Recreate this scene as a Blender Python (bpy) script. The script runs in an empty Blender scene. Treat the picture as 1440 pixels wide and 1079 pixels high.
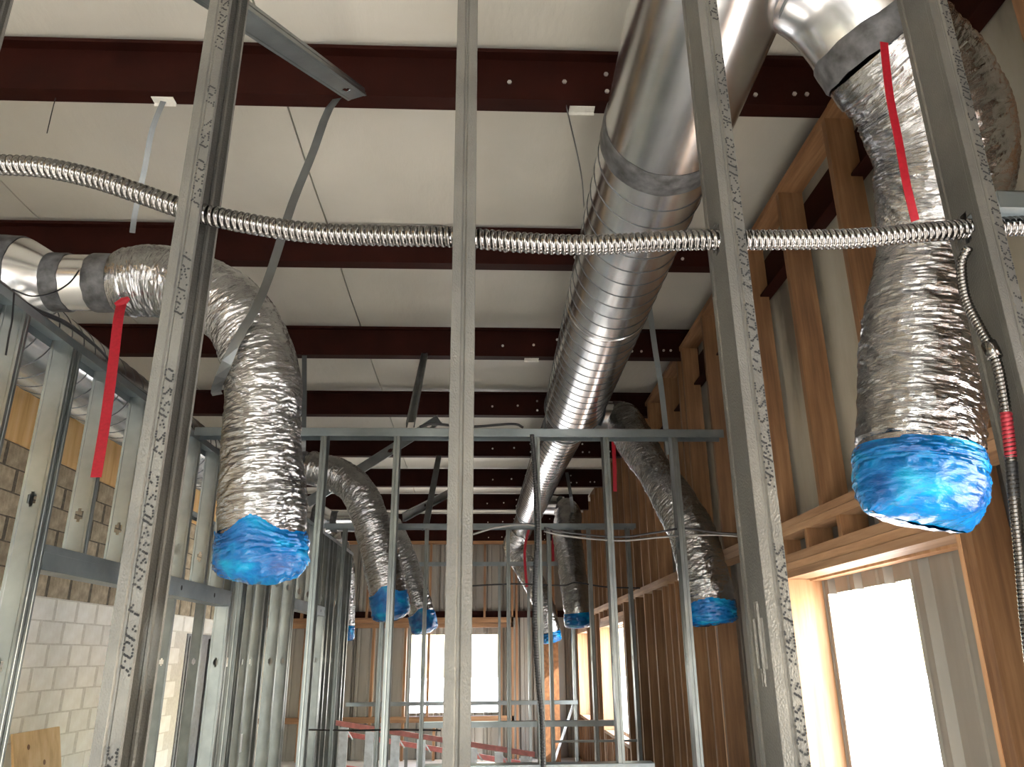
import bpy, math, random
import numpy as np
from mathutils import Matrix, Vector
random.seed(7); rng = np.random.default_rng(7)
S = bpy.context.scene
COL = S.collection

# ---------------------------------------------------------------- camera
H = 1.72                      # eye height; all lengths below are metres relative to the eye, floor at -H
KS = 0.014                    # the long walls run a little askew to the cross walls
F = 1086.0                    # focal length in pixels of a 1440 x 1079 frame
up = np.array([696 - 720, 540 + 2528, F]); up /= np.linalg.norm(up)
fy = np.array([672 - 720, -(925 - 540), F]); fy -= up * fy.dot(up); fy /= np.linalg.norm(fy)
fx = -np.cross(fy, up)
RM = np.array([fx, fy, up])
def ray(px, py): return RM @ np.array([px - 720.0, 540.0 - py, F])
def atY(px, py, Y): r = ray(px, py); return r * Y / r[1]
def atX(px, py, X): r = ray(px, py); return r * X / r[0]
cam = bpy.data.objects.new('camera', bpy.data.cameras.new('camera')); COL.objects.link(cam)
cam.data.sensor_width = 36; cam.data.lens = 36 * F / 1440; cam.data.clip_start = 0.05; cam.data.clip_end = 300
m = Matrix.Identity(4)
for i in range(3):
    m[i][0] = RM[i][0]; m[i][1] = RM[i][1]; m[i][2] = -RM[i][2]
m[2][3] = H
cam.matrix_world = m
S.camera = cam

# ---------------------------------------------------------------- light
W = bpy.data.worlds.new('world'); S.world = W; W.use_nodes = True
nt = W.node_tree; nt.nodes.clear()
sky = nt.nodes.new('ShaderNodeTexSky'); sky.sky_type = 'NISHITA'; sky.sun_disc = False
sky.sun_elevation = math.radians(42); sky.sun_rotation = math.radians(99); sky.air_density = 1.3; sky.dust_density = 2.5
bg = nt.nodes.new('ShaderNodeBackground'); bg.inputs[1].default_value = 1.6
wo = nt.nodes.new('ShaderNodeOutputWorld')
nt.links.new(sky.outputs[0], bg.inputs[0]); nt.links.new(bg.outputs[0], wo.inputs[0])
sun = bpy.data.objects.new('sun', bpy.data.lights.new('sun', 'SUN')); COL.objects.link(sun)
sun.data.energy = 26.0; sun.data.angle = math.radians(0.6); sun.data.color = (1, 0.98, 0.95)
sd = Vector((0.77, -0.12, 0.62)).normalized()          # towards the sun: right, a little behind the camera
sun.rotation_euler = sd.to_track_quat('Z', 'Y').to_euler()
V = S.view_settings
V.view_transform = 'Standard'; V.look = 'None'; V.gamma = 1; V.use_curve_mapping = False; V.exposure = 1.0

# ---------------------------------------------------------------- materials
def srgb(c): return tuple(((x / 255) / 12.92 if x / 255 <= 0.04045 else ((x / 255 + 0.055) / 1.055) ** 2.4) for x in c) + (1,)
class Mat:
    def __init__(s, name, col=(128, 128, 128), rough=0.5, metal=0.0, spec=0.5):
        s.m = bpy.data.materials.new(name); s.m.use_nodes = True
        s.n = s.m.node_tree.nodes; s.l = s.m.node_tree.links
        s.b = s.n['Principled BSDF']
        s.b.inputs['Base Color'].default_value = srgb(col); s.b.inputs['Roughness'].default_value = rough
        s.b.inputs['Metallic'].default_value = metal; s.b.inputs['Specular IOR Level'].default_value = spec
        s.src = None
    def node(s, t, **kw):
        n = s.n.new(t)
        for k_, v_ in kw.items():
            if k_ in n.inputs: n.inputs[k_].default_value = v_
            else: setattr(n, k_, v_)
        return n
    def coord(s, kind='Object', scale=(1, 1, 1)):
        c = s.node('ShaderNodeTexCoord'); mp = s.node('ShaderNodeMapping'); mp.inputs['Scale'].default_value = scale
        s.l.new(c.outputs[kind], mp.inputs[0]); return mp.outputs[0]
    def noise(s, vec, scale, detail=4, rough=0.55):
        n = s.node('ShaderNodeTexNoise'); n.inputs['Scale'].default_value = scale; n.inputs['Detail'].default_value = detail
        n.inputs['Roughness'].default_value = rough; s.l.new(vec, n.inputs['Vector']); return n.outputs['Fac']
    def voro(s, vec, scale, feature='F1'):
        n = s.node('ShaderNodeTexVoronoi'); n.feature = feature; n.inputs['Scale'].default_value = scale
        s.l.new(vec, n.inputs['Vector']); return n.outputs['Distance']
    def ramp(s, fac, stops):
        r = s.node('ShaderNodeValToRGB'); e = r.color_ramp.elements
        while len(e) < len(stops): e.new(0.5)
        for i_, (p, c) in enumerate(stops): e[i_].position = p; e[i_].color = srgb(c) if len(c) == 3 else c
        s.l.new(fac, r.inputs[0]); return r.outputs[0]
    def color(s, out): s.l.new(out, s.b.inputs['Base Color']); s.src = out; return s
    def rough(s, fac, lo, hi):
        mr = s.node('ShaderNodeMapRange'); mr.inputs['To Min'].default_value = lo; mr.inputs['To Max'].default_value = hi
        s.l.new(fac, mr.inputs[0]); s.l.new(mr.outputs[0], s.b.inputs['Roughness']); return s
    def bump(s, fac, strength=0.3, dist=0.01):
        b = s.node('ShaderNodeBump'); b.inputs['Strength'].default_value = strength; b.inputs['Distance'].default_value = dist
        s.l.new(fac, b.inputs['Height'])
        cur = s.b.inputs['Normal']
        if cur.links: s.l.new(cur.links[0].from_socket, b.inputs['Normal'])
        s.l.new(b.outputs[0], cur); return s
    def vary(s, amt=0.25):                              # board to board variation
        oi = s.node('ShaderNodeObjectInfo'); mr = s.node('ShaderNodeMapRange')
        mr.inputs['To Min'].default_value = 1 - amt; mr.inputs['To Max'].default_value = 1 + amt
        s.l.new(oi.outputs['Random'], mr.inputs[0])
        mx = s.node('ShaderNodeVectorMath'); mx.operation = 'SCALE'
        s.l.new(s.src, mx.inputs[0]); s.l.new(mr.outputs[0], mx.inputs['Scale'])
        s.l.new(mx.outputs[0], s.b.inputs['Base Color']); s.src = mx.outputs[0]; return s
M = {}
def galv(name, a, b, r0, r1, metal=0.9, sc=60):
    t = Mat(name, metal=metal); c = t.coord()
    v = t.voro(c, sc); n = t.noise(c, 6)
    t.color(t.ramp(t.noise(c, 3.5, 6), [(0.3, a), (0.7, b)])).rough(n, r0, r1).bump(v, 0.05, 0.002); M[name] = t
galv('stud_steel', (108, 113, 113), (138, 143, 141), 0.28, 0.42, 0.92)
galv('track_steel', (112, 121, 124), (142, 150, 152), 0.28, 0.42, 0.9)
galv('duct_steel', (206, 207, 208), (230, 230, 230), 0.18, 0.3, 1.0, 40)
galv('dull_steel', (92, 95, 96), (122, 126, 126), 0.38, 0.5, 0.85)
galv('seam_steel', (70, 72, 73), (96, 98, 99), 0.35, 0.5, 0.9)
galv('conduit_steel', (98, 96, 94), (128, 126, 123), 0.14, 0.24, 1.0, 150)
t = Mat('knurled_steel', metal=0.55); c = t.coord()                    # rolled dimples on the stud flange
t.color(t.ramp(t.noise(c, 5, 6), [(0.3, (78, 77, 74)), (0.7, (106, 104, 98))])).rough(t.noise(c, 9), 0.4, 0.58)
t.bump(t.voro(t.coord(scale=(1, 1, 0.7)), 420), 0.5, 0.001); M['knurled_steel'] = t
t = Mat('foil', (226, 224, 220), 0.25, 1.0); c = t.coord('UV', (14, 60, 1)); c2 = t.coord('UV', (40, 90, 1)); c3 = t.coord('UV', (3, 9, 1))
t.color(t.ramp(t.noise(c3, 1.0, 4), [(0.3, (150, 150, 150)), (0.7, (184, 184, 185))]))
t.bump(t.voro(c2, 1.0), 0.35, 0.004).bump(t.noise(c, 1.0, 4, 0.6), 0.55, 0.012).rough(t.noise(c3, 2.0), 0.12, 0.26); M['foil'] = t
t = Mat('blue_film', (0, 118, 214), 0.26, 0.0, 0.4); c = t.coord('UV', (10, 22, 1)); c2 = t.coord('UV', (5, 6, 1))
t.color(t.ramp(t.noise(c2, 1.2, 4), [(0.3, (0, 50, 112)), (0.5, (0, 98, 160)), (0.7, (0, 146, 186))]))
t.bump(t.noise(c, 1.0, 5, 0.65), 0.7, 0.02).bump(t.voro(c, 1.6), 0.35, 0.008)
t.b.inputs['Coat Weight'].default_value = 0.2; t.b.inputs['Coat Roughness'].default_value = 0.08; M['blue_film'] = t
t = Mat('red_webbing', (206, 8, 40), 0.6); c = t.coord(); t.color(t.ramp(t.noise(c, 90, 2), [(0.3, (138, 1, 22)), (0.7, (158, 4, 32))])); M['red_webbing'] = t
t = Mat('mastic', (58, 58, 58), 0.6); c = t.coord(); t.color(t.ramp(t.noise(c, 22, 5), [(0.3, (34, 34, 34)), (0.7, (86, 87, 88))])).bump(t.noise(c, 40, 4), 0.4, 0.006); M['mastic'] = t
t = Mat('red_oxide', (34, 11, 6), 0.7, 0.0, 0.1); c = t.coord(); t.color(t.ramp(t.noise(c, 4, 6), [(0.25, (28, 8, 4)), (0.75, (42, 14, 8))])).bump(t.noise(c, 60, 3), 0.08, 0.003); M['red_oxide'] = t
t = Mat('vinyl_facing', (214, 206, 192), 0.55); c = t.coord(); t.color(t.ramp(t.noise(c, 0.8, 5), [(0.3, (168, 165, 154)), (0.7, (182, 179, 169))])).bump(t.noise(t.coord(scale=(3, 1, 1)), 4, 4), 0.25, 0.02); M['vinyl_facing'] = t
t = Mat('stained_shaded_facing', (200, 194, 180), 0.6); c = t.coord(scale=(1, 1, 0.3)); t.color(t.ramp(t.noise(c, 2.2, 6), [(0.36, (78, 72, 62)), (0.5, (136, 130, 116)), (0.7, (158, 152, 140))])).bump(t.noise(c, 5), 0.3, 0.02); M['stained_shaded_facing'] = t  # stains, darkened further by the wall's shade put into the colour
t = Mat('painted_block', (232, 228, 214), 0.6); c = t.coord(); t.color(t.ramp(t.noise(c, 9, 5), [(0.3, (232, 228, 216)), (0.7, (244, 242, 233))])).vary(0.04).bump(t.noise(c, 60, 4), 0.3, 0.004); M['painted_block'] = t
t = Mat('bare_block', (150, 136, 114), 0.85); c = t.coord(); t.color(t.ramp(t.noise(c, 12, 7, 0.65), [(0.3, (140, 127, 105)), (0.7, (192, 177, 150))])).vary(0.14).bump(t.noise(c, 70, 5), 0.7, 0.006); M['bare_block'] = t
t = Mat('mortar', (120, 112, 98), 0.9); c = t.coord(); t.color(t.ramp(t.noise(c, 30, 5), [(0.3, (78, 71, 60)), (0.7, (118, 109, 94))])); M['mortar'] = t
t = Mat('painted_mortar', (205, 200, 186), 0.8); c = t.coord(); t.color(t.ramp(t.noise(c, 30, 5), [(0.3, (206, 201, 188)), (0.7, (224, 220, 208))])); M['painted_mortar'] = t
def wood(name, sc, cols, rings=14, amt=0.2):
    t = Mat(name, rough=0.62); c = t.coord(scale=sc)
    n = t.noise(c, 1.0, 6, 0.6)
    t.color(t.ramp(n, [(0.28, cols[0]), (0.5, cols[1]), (0.72, cols[2])])).vary(amt).bump(n, 0.15, 0.004); M[name] = t
pine = [(92, 62, 38), (122, 87, 56), (146, 110, 76)]
for ax, sc in (('z', (26, 26, 1.6)), ('y', (26, 1.6, 26)), ('x', (1.6, 26, 26))): wood('pine_' + ax, sc, pine)
for ax, sc in (('y', (26, 1.6, 26)),): wood('light_pine_' + ax, sc, [(128, 94, 64), (158, 122, 90), (180, 146, 112)])  # paler copy of pine: floor light on headers and plates painted into the colour
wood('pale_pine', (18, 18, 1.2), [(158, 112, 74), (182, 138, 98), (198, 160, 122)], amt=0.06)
wood('plywood', (9, 9, 2.2), [(186, 146, 96), (214, 178, 126), (226, 196, 150)], amt=0.05)
wood('tan_board', (6, 10, 1.1), [(196, 148, 88), (222, 182, 122), (232, 200, 150)], amt=0.05)
wood('osb_brown', (22, 22, 16), [(96, 62, 36), (136, 92, 56), (164, 116, 74)], amt=0.1)
t = Mat('siding', (172, 166, 156), 0.45, 0.2); c = t.coord(scale=(4, 4, 0.6)); t.color(t.ramp(t.noise(c, 2.0, 5), [(0.3, (126, 121, 113)), (0.7, (142, 137, 129))])); M['siding'] = t
t = Mat('concrete', (150, 146, 138), 0.7); c = t.coord(); t.color(t.ramp(t.noise(c, 1.4, 8, 0.6), [(0.3, (172, 168, 162)), (0.7, (204, 200, 193))])).bump(t.noise(c, 50), 0.1, 0.003); M['concrete'] = t
t = Mat('pavement', (214, 208, 196), 0.85); c = t.coord(); t.color(t.ramp(t.noise(c, 0.5, 8), [(0.3, (206, 200, 188)), (0.7, (226, 220, 210))])); M['pavement'] = t
t = Mat('gypsum_exterior', (206, 200, 190), 0.8); c = t.coord(); t.color(t.ramp(t.noise(c, 2, 5), [(0.3, (196, 190, 180)), (0.7, (214, 208, 198))])); M['gypsum'] = t
def plain(name, col, rough=0.5, metal=0.0):
    t = Mat(name, col, rough, metal); c = t.coord()
    d = tuple(max(0, int(x * 0.86)) for x in col); t.color(t.ramp(t.noise(c, 18, 3), [(0.3, d), (0.7, col)])); M[name] = t
plain('black_ink', (22, 22, 24), 0.7); plain('black_jacket', (26, 26, 28), 0.42); plain('grey_jacket', (120, 118, 114), 0.4, 0.6)
plain('white_clip', (212, 210, 200), 0.5); plain('bolt_zinc', (206, 204, 198), 0.35, 0.8); plain('pink_fiberglass', (250, 158, 150), 0.45)
plain('aluminium', (206, 210, 214), 0.35, 0.7); plain('grey_paint', (134, 136, 138), 0.5); plain('painted_dark', (30, 30, 32), 0.8)
plain('red_mark', (150, 40, 52), 0.4, 0.5); plain('leaf_green', (84, 120, 52), 0.8); plain('orange_cap', (206, 90, 40), 0.5)

# ---------------------------------------------------------------- mesh helpers
def tag(o, label=None, cat=None, group=None, kind=None):
    if label: o['label'] = label
    if cat: o['category'] = cat
    if group: o['group'] = group
    if kind: o['kind'] = kind
    return o
def world(p, frame):
    return np.array([p[0] + (KS * p[1] if frame == 'L' else 0.0), p[1], p[2] + H])
def thing(name, loc, label, cat, group=None, frame='C'):
    o = bpy.data.objects.new(name, None); COL.objects.link(o); o.empty_display_size = 0.1
    o.location = Vector(world(loc, frame)); return tag(o, label, cat, group)
def wloc(o):
    v = Vector((0, 0, 0))
    while o is not None: v = v + o.location; o = o.parent
    return v
def norm(v): v = np.asarray(v, float); return v / (np.linalg.norm(v) + 1e-12)
def spline(pts, n):                                    # Catmull-Rom, n samples evenly spaced
    P = np.asarray(pts, float); P = np.vstack([2 * P[0] - P[1], P, 2 * P[-1] - P[-2]]); out = []
    for i in range(1, len(P) - 2):
        for u in np.linspace(0, 1, 24, endpoint=False):
            a, b, c, d = P[i - 1], P[i], P[i + 1], P[i + 2]
            out.append(0.5 * (2 * b + (c - a) * u + (2 * a - 5 * b + 4 * c - d) * u * u + (3 * b - a - 3 * c + d) * u ** 3))
    out.append(P[-2]); out = np.array(out)
    s = np.r_[0, np.cumsum(np.linalg.norm(np.diff(out, axis=0), axis=1))]
    q = np.linspace(0, s[-1], n)
    return np.stack([np.interp(q, s, out[:, i]) for i in range(3)], 1), s[-1]
def frames(P, ref=(0.31, 0.22, 0.9)):
    T = np.gradient(P, axis=0); T /= np.linalg.norm(T, axis=1)[:, None] + 1e-12
    a = norm(np.cross(T[0], ref)); A = []; B = []
    for tt in T:
        a = norm(a - tt * a.dot(tt)); A.append(a); B.append(np.cross(tt, a))
    return T, np.array(A), np.array(B)
class MB:
    def __init__(s): s.v = []; s.f = []; s.uv = None
    def add(s, vs, fs):
        o = len(s.v); s.v.extend([tuple(map(float, p)) for p in vs]); s.f.extend([tuple(i + o for i in q) for q in fs]); return s
    def box(s, x0, x1, y0, y1, z0, z1):
        return s.add([(x0, y0, z0), (x1, y0, z0), (x1, y1, z0), (x0, y1, z0), (x0, y0, z1), (x1, y0, z1), (x1, y1, z1), (x0, y1, z1)],
                     [(0, 3, 2, 1), (4, 5, 6, 7), (0, 1, 5, 4), (1, 2, 6, 5), (2, 3, 7, 6), (3, 0, 4, 7)])
    def bar(s, p0, p1, w, h, side=(0, 0, 1)):          # rectangular bar between two points
        p0 = np.asarray(p0, float); p1 = np.asarray(p1, float); d = norm(p1 - p0)
        a = norm(np.cross(d, side)); b = np.cross(a, d); vs = []
        for p in (p0, p1):
            for i, j in ((-1, -1), (1, -1), (1, 1), (-1, 1)): vs.append(p + a * w / 2 * i + b * h / 2 * j)
        return s.add(vs, [(3, 2, 1, 0), (4, 5, 6, 7), (0, 1, 5, 4), (1, 2, 6, 5), (2, 3, 7, 6), (3, 0, 4, 7)])
    def rings(s, rows, close=True, cap0=False, cap1=False):
        n = len(rows[0]); o = len(s.v)
        for r in rows: s.v.extend([tuple(map(float, p)) for p in r])
        for i in range(len(rows) - 1):
            for j in range(n if close else n - 1):
                k2 = (j + 1) % n
                s.f.append((o + i * n + j, o + i * n + k2, o + (i + 1) * n + k2, o + (i + 1) * n + j))
        if cap0: s.f.append(tuple(o + j for j in reversed(range(n))))
        if cap1: s.f.append(tuple(o + (len(rows) - 1) * n + j for j in range(n)))
        return s
    def tube(s, path, r, n=12, caps=True, samples=None, smooth=True):
        P = np.asarray(path, float)
        if samples: P, _ = spline(P, samples)
        T, A, B = frames(P); rr = np.broadcast_to(np.asarray(r, float), (len(P),))
        th = np.linspace(0, 2 * math.pi, n, endpoint=False)
        rows = [P[i] + rr[i] * (np.cos(th)[:, None] * A[i] + np.sin(th)[:, None] * B[i]) for i in range(len(P))]
        return s.rings(rows, True, caps, caps)
    def ribbon(s, path, side, w, th=0.0015, samples=None):
        P = np.asarray(path, float)
        if samples: P, _ = spline(P, samples)
        T = np.gradient(P, axis=0); rows = []; sd_ = np.asarray(side, float)
        for i, p in enumerate(P):
            t_ = norm(T[i]); a = norm(sd_ - t_ * sd_.dot(t_)); nn = np.cross(t_, a)
            rows.append([p - a * w / 2 - nn * th / 2, p + a * w / 2 - nn * th / 2, p + a * w / 2 + nn * th / 2, p - a * w / 2 + nn * th / 2])
        return s.rings(rows, True, True, True)
    def build(s, name, mat, parent=None, frame='C', smooth=False, label=None, solid=None):
        A = np.array(s.v, float)
        if frame == 'L': A[:, 0] += KS * A[:, 1]
        A[:, 2] += H
        if parent is None:
            lo, hi = A.min(0), A.max(0); org = np.array([(lo[0] + hi[0]) / 2, (lo[1] + hi[1]) / 2, lo[2]])
        else: org = np.array(wloc(parent))
        me = bpy.data.meshes.new(name); me.from_pydata((A - org).tolist(), [], s.f)
        if s.uv is not None:
            ul = me.uv_layers.new(name='UVMap'); idx = np.empty(len(me.loops), int); me.loops.foreach_get('vertex_index', idx)
            ul.data.foreach_set('uv', np.asarray(s.uv, np.float32)[idx].ravel())
        if smooth: me.polygons.foreach_set('use_smooth', [True] * len(me.polygons))
        me.materials.append(M[mat].m); me.update()
        o = bpy.data.objects.new(name, me); COL.objects.link(o)
        if parent is None: o.location = Vector(org)
        else: o.parent = parent
        if solid:
            md = o.modifiers.new('Solidify', 'SOLIDIFY'); md.thickness = solid; md.offset = 0
        if label: o['label'] = label
        return o
    def mesh(s, name, mat):                             # mesh in its own local space, for shared copies
        me = bpy.data.meshes.new(name); me.from_pydata(s.v, [], s.f); me.materials.append(M[mat].m); me.update(); return me
def inst(me, name, loc, parent, frame='C', rotz=0.0, solid=None, label=None):
    o = bpy.data.objects.new(name, me); COL.objects.link(o)
    w = Vector(world(loc, frame))
    if parent is not None: o.parent = parent; o.location = w - wloc(parent)
    else: o.location = w
    o.rotation_euler = (0, 0, rotz)
    if solid:
        md = o.modifiers.new('Solidify', 'SOLIDIFY'); md.thickness = solid; md.offset = 0
    if label: o['label'] = label
    return o
def hashn(i, j, seed):
    h = (i * 374761393 + j * 668265263 + seed * 1442695041) & 0xffffffff
    h = ((h ^ (h >> 13)) * 1274126177) & 0xffffffff
    return ((h ^ (h >> 16)) & 0xffff) / 65535.0
def vnoise(x, y, seed=0, wrap=None):                    # value noise on arrays; wrap = period in x
    xi = np.floor(x).astype(np.int64); yi = np.floor(y).astype(np.int64); fx_ = x - xi; fy_ = y - yi
    fx_ = fx_ * fx_ * (3 - 2 * fx_); fy_ = fy_ * fy_ * (3 - 2 * fy_)
    w = (lambda a: a % wrap) if wrap else (lambda a: a)
    a = hashn(w(xi), yi, seed); b = hashn(w(xi + 1), yi, seed); c = hashn(w(xi), yi + 1, seed); d = hashn(w(xi + 1), yi + 1, seed)
    return (a * (1 - fx_) + b * fx_) * (1 - fy_) + (c * (1 - fx_) + d * fx_) * fy_

# ================================================================ SETTING
ROOF0, SLOPE = 2.55, 0.03                              # purlin underside at Y = 0, falling away from the camera
PD = 0.225                                             # purlin depth
def zb(Y): return ROOF0 - SLOPE * Y
XL, XR, YN, YF = -4.1, 1.80, -4.6, 15.3                 # left block face, right siding, front wall, far siding
FLO = -H
tag(MB().box(-6, 4.0, YN - 0.4, YF + 0.3, FLO - 0.15, FLO).build('floor', 'concrete'), 'grey concrete slab floor of the unfinished room', kind='structure')
tag(MB().box(-60, 70, -70, 80, FLO - 0.32, FLO - 0.16).build('ground', 'pavement'), 'pale sunlit paving outside the building', kind='structure')
# ceiling: draped facing in strips that run away from the camera
ceil = thing('ceiling', (-1, 5, 2.6), 'pale vinyl-faced roof insulation above the dark red purlins', None); tag(ceil, kind='structure')
PY = [ROOF0 * (1.16 + 0.597 * n) for n in range(-5, 9)]
seams = [-4.35, -2.83, -1.0, 0.83, 2.1]
for i in range(len(seams) - 1):
    x0, x1 = seams[i] + 0.005, seams[i + 1] - 0.005
    xs = np.linspace(x0, x1, 9); ys = np.linspace(YN - 0.3, YF + 0.25, 180); rows = []
    for zoff in (0, 1):
        row = []
        for y in ys:
            ph = ((y - PY[0]) / (PY[1] - PY[0])) % 1.0
            sag = 0.022 * math.sin(math.pi * ph) ** 0.6
            row.append([(x, y, zb(y) + PD + 0.032 - sag + 0.012 * (float(vnoise(np.array([x * 2.0 + 50]), np.array([y * 2.3 + 50]), 3)[0]) - 0.5) + (0.06 if zoff else 0)) for x in xs])
        rows.append(row)
    b = MB(); b.rings(rows[0], False); b.rings(rows[1][::-1], False)
    n = len(xs)
    for e in (0, n - 1):
        b.add([r[e] for r in rows[0]] + [r[e] for r in rows[1]], [(q, q + 1, q + 1 + len(ys), q + len(ys)) for q in range(len(ys) - 1)])
    b.build('insulation_strip', 'vinyl_facing', ceil, smooth=True)
rf = MB(); rf.add([(-4.6, YN - 0.5, zb(YN) + PD + 0.1), (2.3, YN - 0.5, zb(YN) + PD + 0.1), (2.3, YF + 0.4, zb(YF) + PD + 0.1), (-4.6, YF + 0.4, zb(YF) + PD + 0.1),
     (-4.6, YN - 0.5, zb(YN) + PD + 0.2), (2.3, YN - 0.5, zb(YN) + PD + 0.2), (2.3, YF + 0.4, zb(YF) + PD + 0.2), (-4.6, YF + 0.4, zb(YF) + PD + 0.2)],
     [(0, 3, 2, 1), (4, 5, 6, 7), (0, 1, 5, 4), (1, 2, 6, 5), (2, 3, 7, 6), (3, 0, 4, 7)])
rf.build('roof_deck', 'siding', ceil)

# left wall: concrete block, painted below, bare above, tan boards on top
CX = XL; Z0 = 0.555
wl = thing('wall_left', (CX - 0.1, 5, FLO), 'concrete block wall, painted cream below and bare grey above', None, frame='L'); tag(wl, kind='structure')
FX0, FX1 = 1.60, 1.735                                 # depth of the wooden frame on the right
DY0, DY1, DZ = 11.2, 12.4, 0.33                        # doorway
MB().box(CX - 0.2, CX - 0.005, YN, DY0, FLO, Z0).box(CX - 0.2, CX - 0.005, DY1, YF, FLO, Z0).box(CX - 0.2, CX - 0.005, DY0, DY1, DZ, Z0).build('mortar_bed', 'painted_mortar', wl, 'L')
MB().box(CX - 0.2, CX - 0.005, YN, YF, Z0, 2.95).build('mortar_bed', 'mortar', wl, 'L')
BW, BHH, J = 0.4064, 0.2032, 0.010
def blockmesh(name, L_, mat):
    b = MB(); e = 0.004; h = BHH - J
    b.add([(-0.03, 0, 0), (-0.03, L_, 0), (-0.03, L_, h), (-0.03, 0, h), (-e, 0, 0), (-e, L_, 0), (-e, L_, h), (-e, 0, h), (0, e, e), (0, L_ - e, e), (0, L_ - e, h - e), (0, e, h - e)],
          [(8, 9, 10, 11), (4, 5, 9, 8), (5, 6, 10, 9), (6, 7, 11, 10), (7, 4, 8, 11), (0, 1, 5, 4), (1, 2, 6, 5), (2, 3, 7, 6), (3, 0, 4, 7)])
    return b.mesh(name, mat)
bm_p, bm_b = blockmesh('block', BW - J, 'painted_block'), blockmesh('block', BW - J, 'bare_block')
rest_p, rest_b = MB(), MB()
for cidx in range(-11, 6):
    z = Z0 + cidx * BHH; off = (cidx % 2) * BW / 2
    for q in range(50):
        y = YN + off + q * BW
        if y + BW > YF: continue
        if z < DZ + 0.02 and y + BW > DY0 - 0.05 and y < DY1 + 0.05: continue
        if 5.7 < y < 13.4 and cidx >= -7: inst(bm_p if cidx < 0 else bm_b, 'block', (CX, y, z), wl, 'L')
        else: (rest_p if cidx < 0 else rest_b).box(CX - 0.03, CX, y, y + BW - J, z, z + BHH - J)
tag(rest_p.build('blockwork', 'painted_block', wl, 'L'), kind='stuff'); tag(rest_b.build('blockwork', 'bare_block', wl, 'L'), kind='stuff')
for q in range(8):
    y = YN + 0.4 + q * 2.44
    MB().box(CX - 0.005, CX + 0.016, y, y + 2.43, Z0 + 6 * BHH, 2.9).build('wall_board', 'tan_board', wl, 'L')
# doorway in the block wall
d1 = thing('door_1', (CX, 11.8, FLO), 'grey door leaf ajar in a dark doorway of the block wall', None, frame='L'); tag(d1, kind='structure')
MB().box(CX - 0.2, CX + 0.012, DY0, DY0 + 0.05, FLO, DZ).box(CX - 0.2, CX + 0.012, DY1 - 0.05, DY1, FLO, DZ).box(CX - 0.2, CX + 0.012, DY0 + 0.05, DY1 - 0.05, DZ - 0.05, DZ).build('door_frame', 'grey_paint', d1, 'L')
MB().bar((CX + 0.0, DY0 + 0.07, -0.7), (CX + 0.02, DY0 + 0.07 + 0.66, -0.7), 0.045, 2.0, (0, 0, 1)).build('door_leaf', 'grey_paint', d1, 'L')
MB().box(CX - 1.2, CX - 1.15, DY0 - 0.3, DY1 + 0.3, FLO, 0.6).box(CX - 1.15, CX - 0.2, DY0 - 0.35, DY0 - 0.3, FLO, 0.6).box(CX - 1.15, CX - 0.2, DY1 + 0.3, DY1 + 0.35, FLO, 0.6).box(CX - 1.2, CX - 0.2, DY0 - 0.35, DY1 + 0.35, 0.6, 0.65).build('painted_dark_box', 'painted_dark', d1, 'L')  # box behind the doorway, darkness of the unlit room painted into its colour

# corrugated siding, seen from inside
def siding(parent, along, p0, p1, z0, z1, at, frame):
    """ribbed sheet; along 'y': plane X = at between Y p0..p1; along 'x': plane Y = at"""
    b = MB(); pts = []; u = p0
    prof = [(0, 0), (0.10, 0), (0.125, 0.035), (0.165, 0.035), (0.19, 0), (0.225, 0), (0.235, 0.008), (0.255, 0.008), (0.265, 0)]
    s0 = math.floor(p0 / 0.305) * 0.305
    while s0 < p1:
        for du, dd in prof:
            if p0 < s0 + du < p1: pts.append((s0 + du, dd))
        s0 += 0.305
    pts = [(p0, 0)] + pts + [(p1, 0)]
    rows = []
    for z in (z0, z1): rows.append([(at + d, uu, z) if along == 'y' else (uu, at + d, z) for uu, d in pts])
    b.rings(rows, False)
    return b.build('siding_panel', 'siding', parent, frame, solid=0.002)
wr = thing('wall_right', (XR, 5, FLO), 'ribbed metal siding and pale insulation behind the wooden right wall frame', None, frame='L'); tag(wr, kind='structure')
RW = [(-4.25, -2.55, -0.95, 0.36), (-2.2, -0.4, -0.95, 0.36), (0.05, 1.85, -0.95, 0.36), (3.32, 4.17, -0.95, 0.30), (9.75, 11.5, -0.95, 0.36), (13.3, 14.5, -0.95, 0.36)]     # window cut-outs, unseen ones by the camera added for daylight (Y0, Y1, Z0, Z1)
edges = [YN]
for a in RW: edges += [a[0], a[1]]
edges.append(YF)
def panels(y0, y1, z0, z1):
    nn = max(1, round((y1 - y0) / 0.915)); q = np.linspace(y0, y1, nn + 1)
    for i in range(nn): siding(wr, 'y', q[i], q[i + 1], z0, z1, XR, 'L')
for i in range(0, len(edges) - 1, 2): panels(edges[i], edges[i + 1], FLO, 0.80)
for a in RW:
    panels(a[0], a[1], FLO, a[2]); panels(a[0], a[1], a[3], 0.80)
for q in range(11):
    y = YN + q * 1.83
    MB().box(XR - 0.035, XR + 0.06, y, min(y + 1.826, YF), 0.74, 2.75).build('insulation_strip', 'stained_shaded_facing', wr, 'L')
wb = thing('wall_back', (-1, YF, FLO), 'ribbed metal siding of the far wall with a bright window', None); tag(wb, kind='structure')
BWIN = (-1.29, 0.37, -0.95, 0.40)
q = np.linspace(XL - 0.2, BWIN[0], 4)
for i in range(3): siding(wb, 'x', q[i], q[i + 1], FLO, 2.75, YF, 'C')
q = np.linspace(BWIN[1], XR + 0.4, 3)
for i in range(2): siding(wb, 'x', q[i], q[i + 1], FLO, 2.75, YF, 'C')
q = np.linspace(BWIN[0], BWIN[1], 3)
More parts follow.
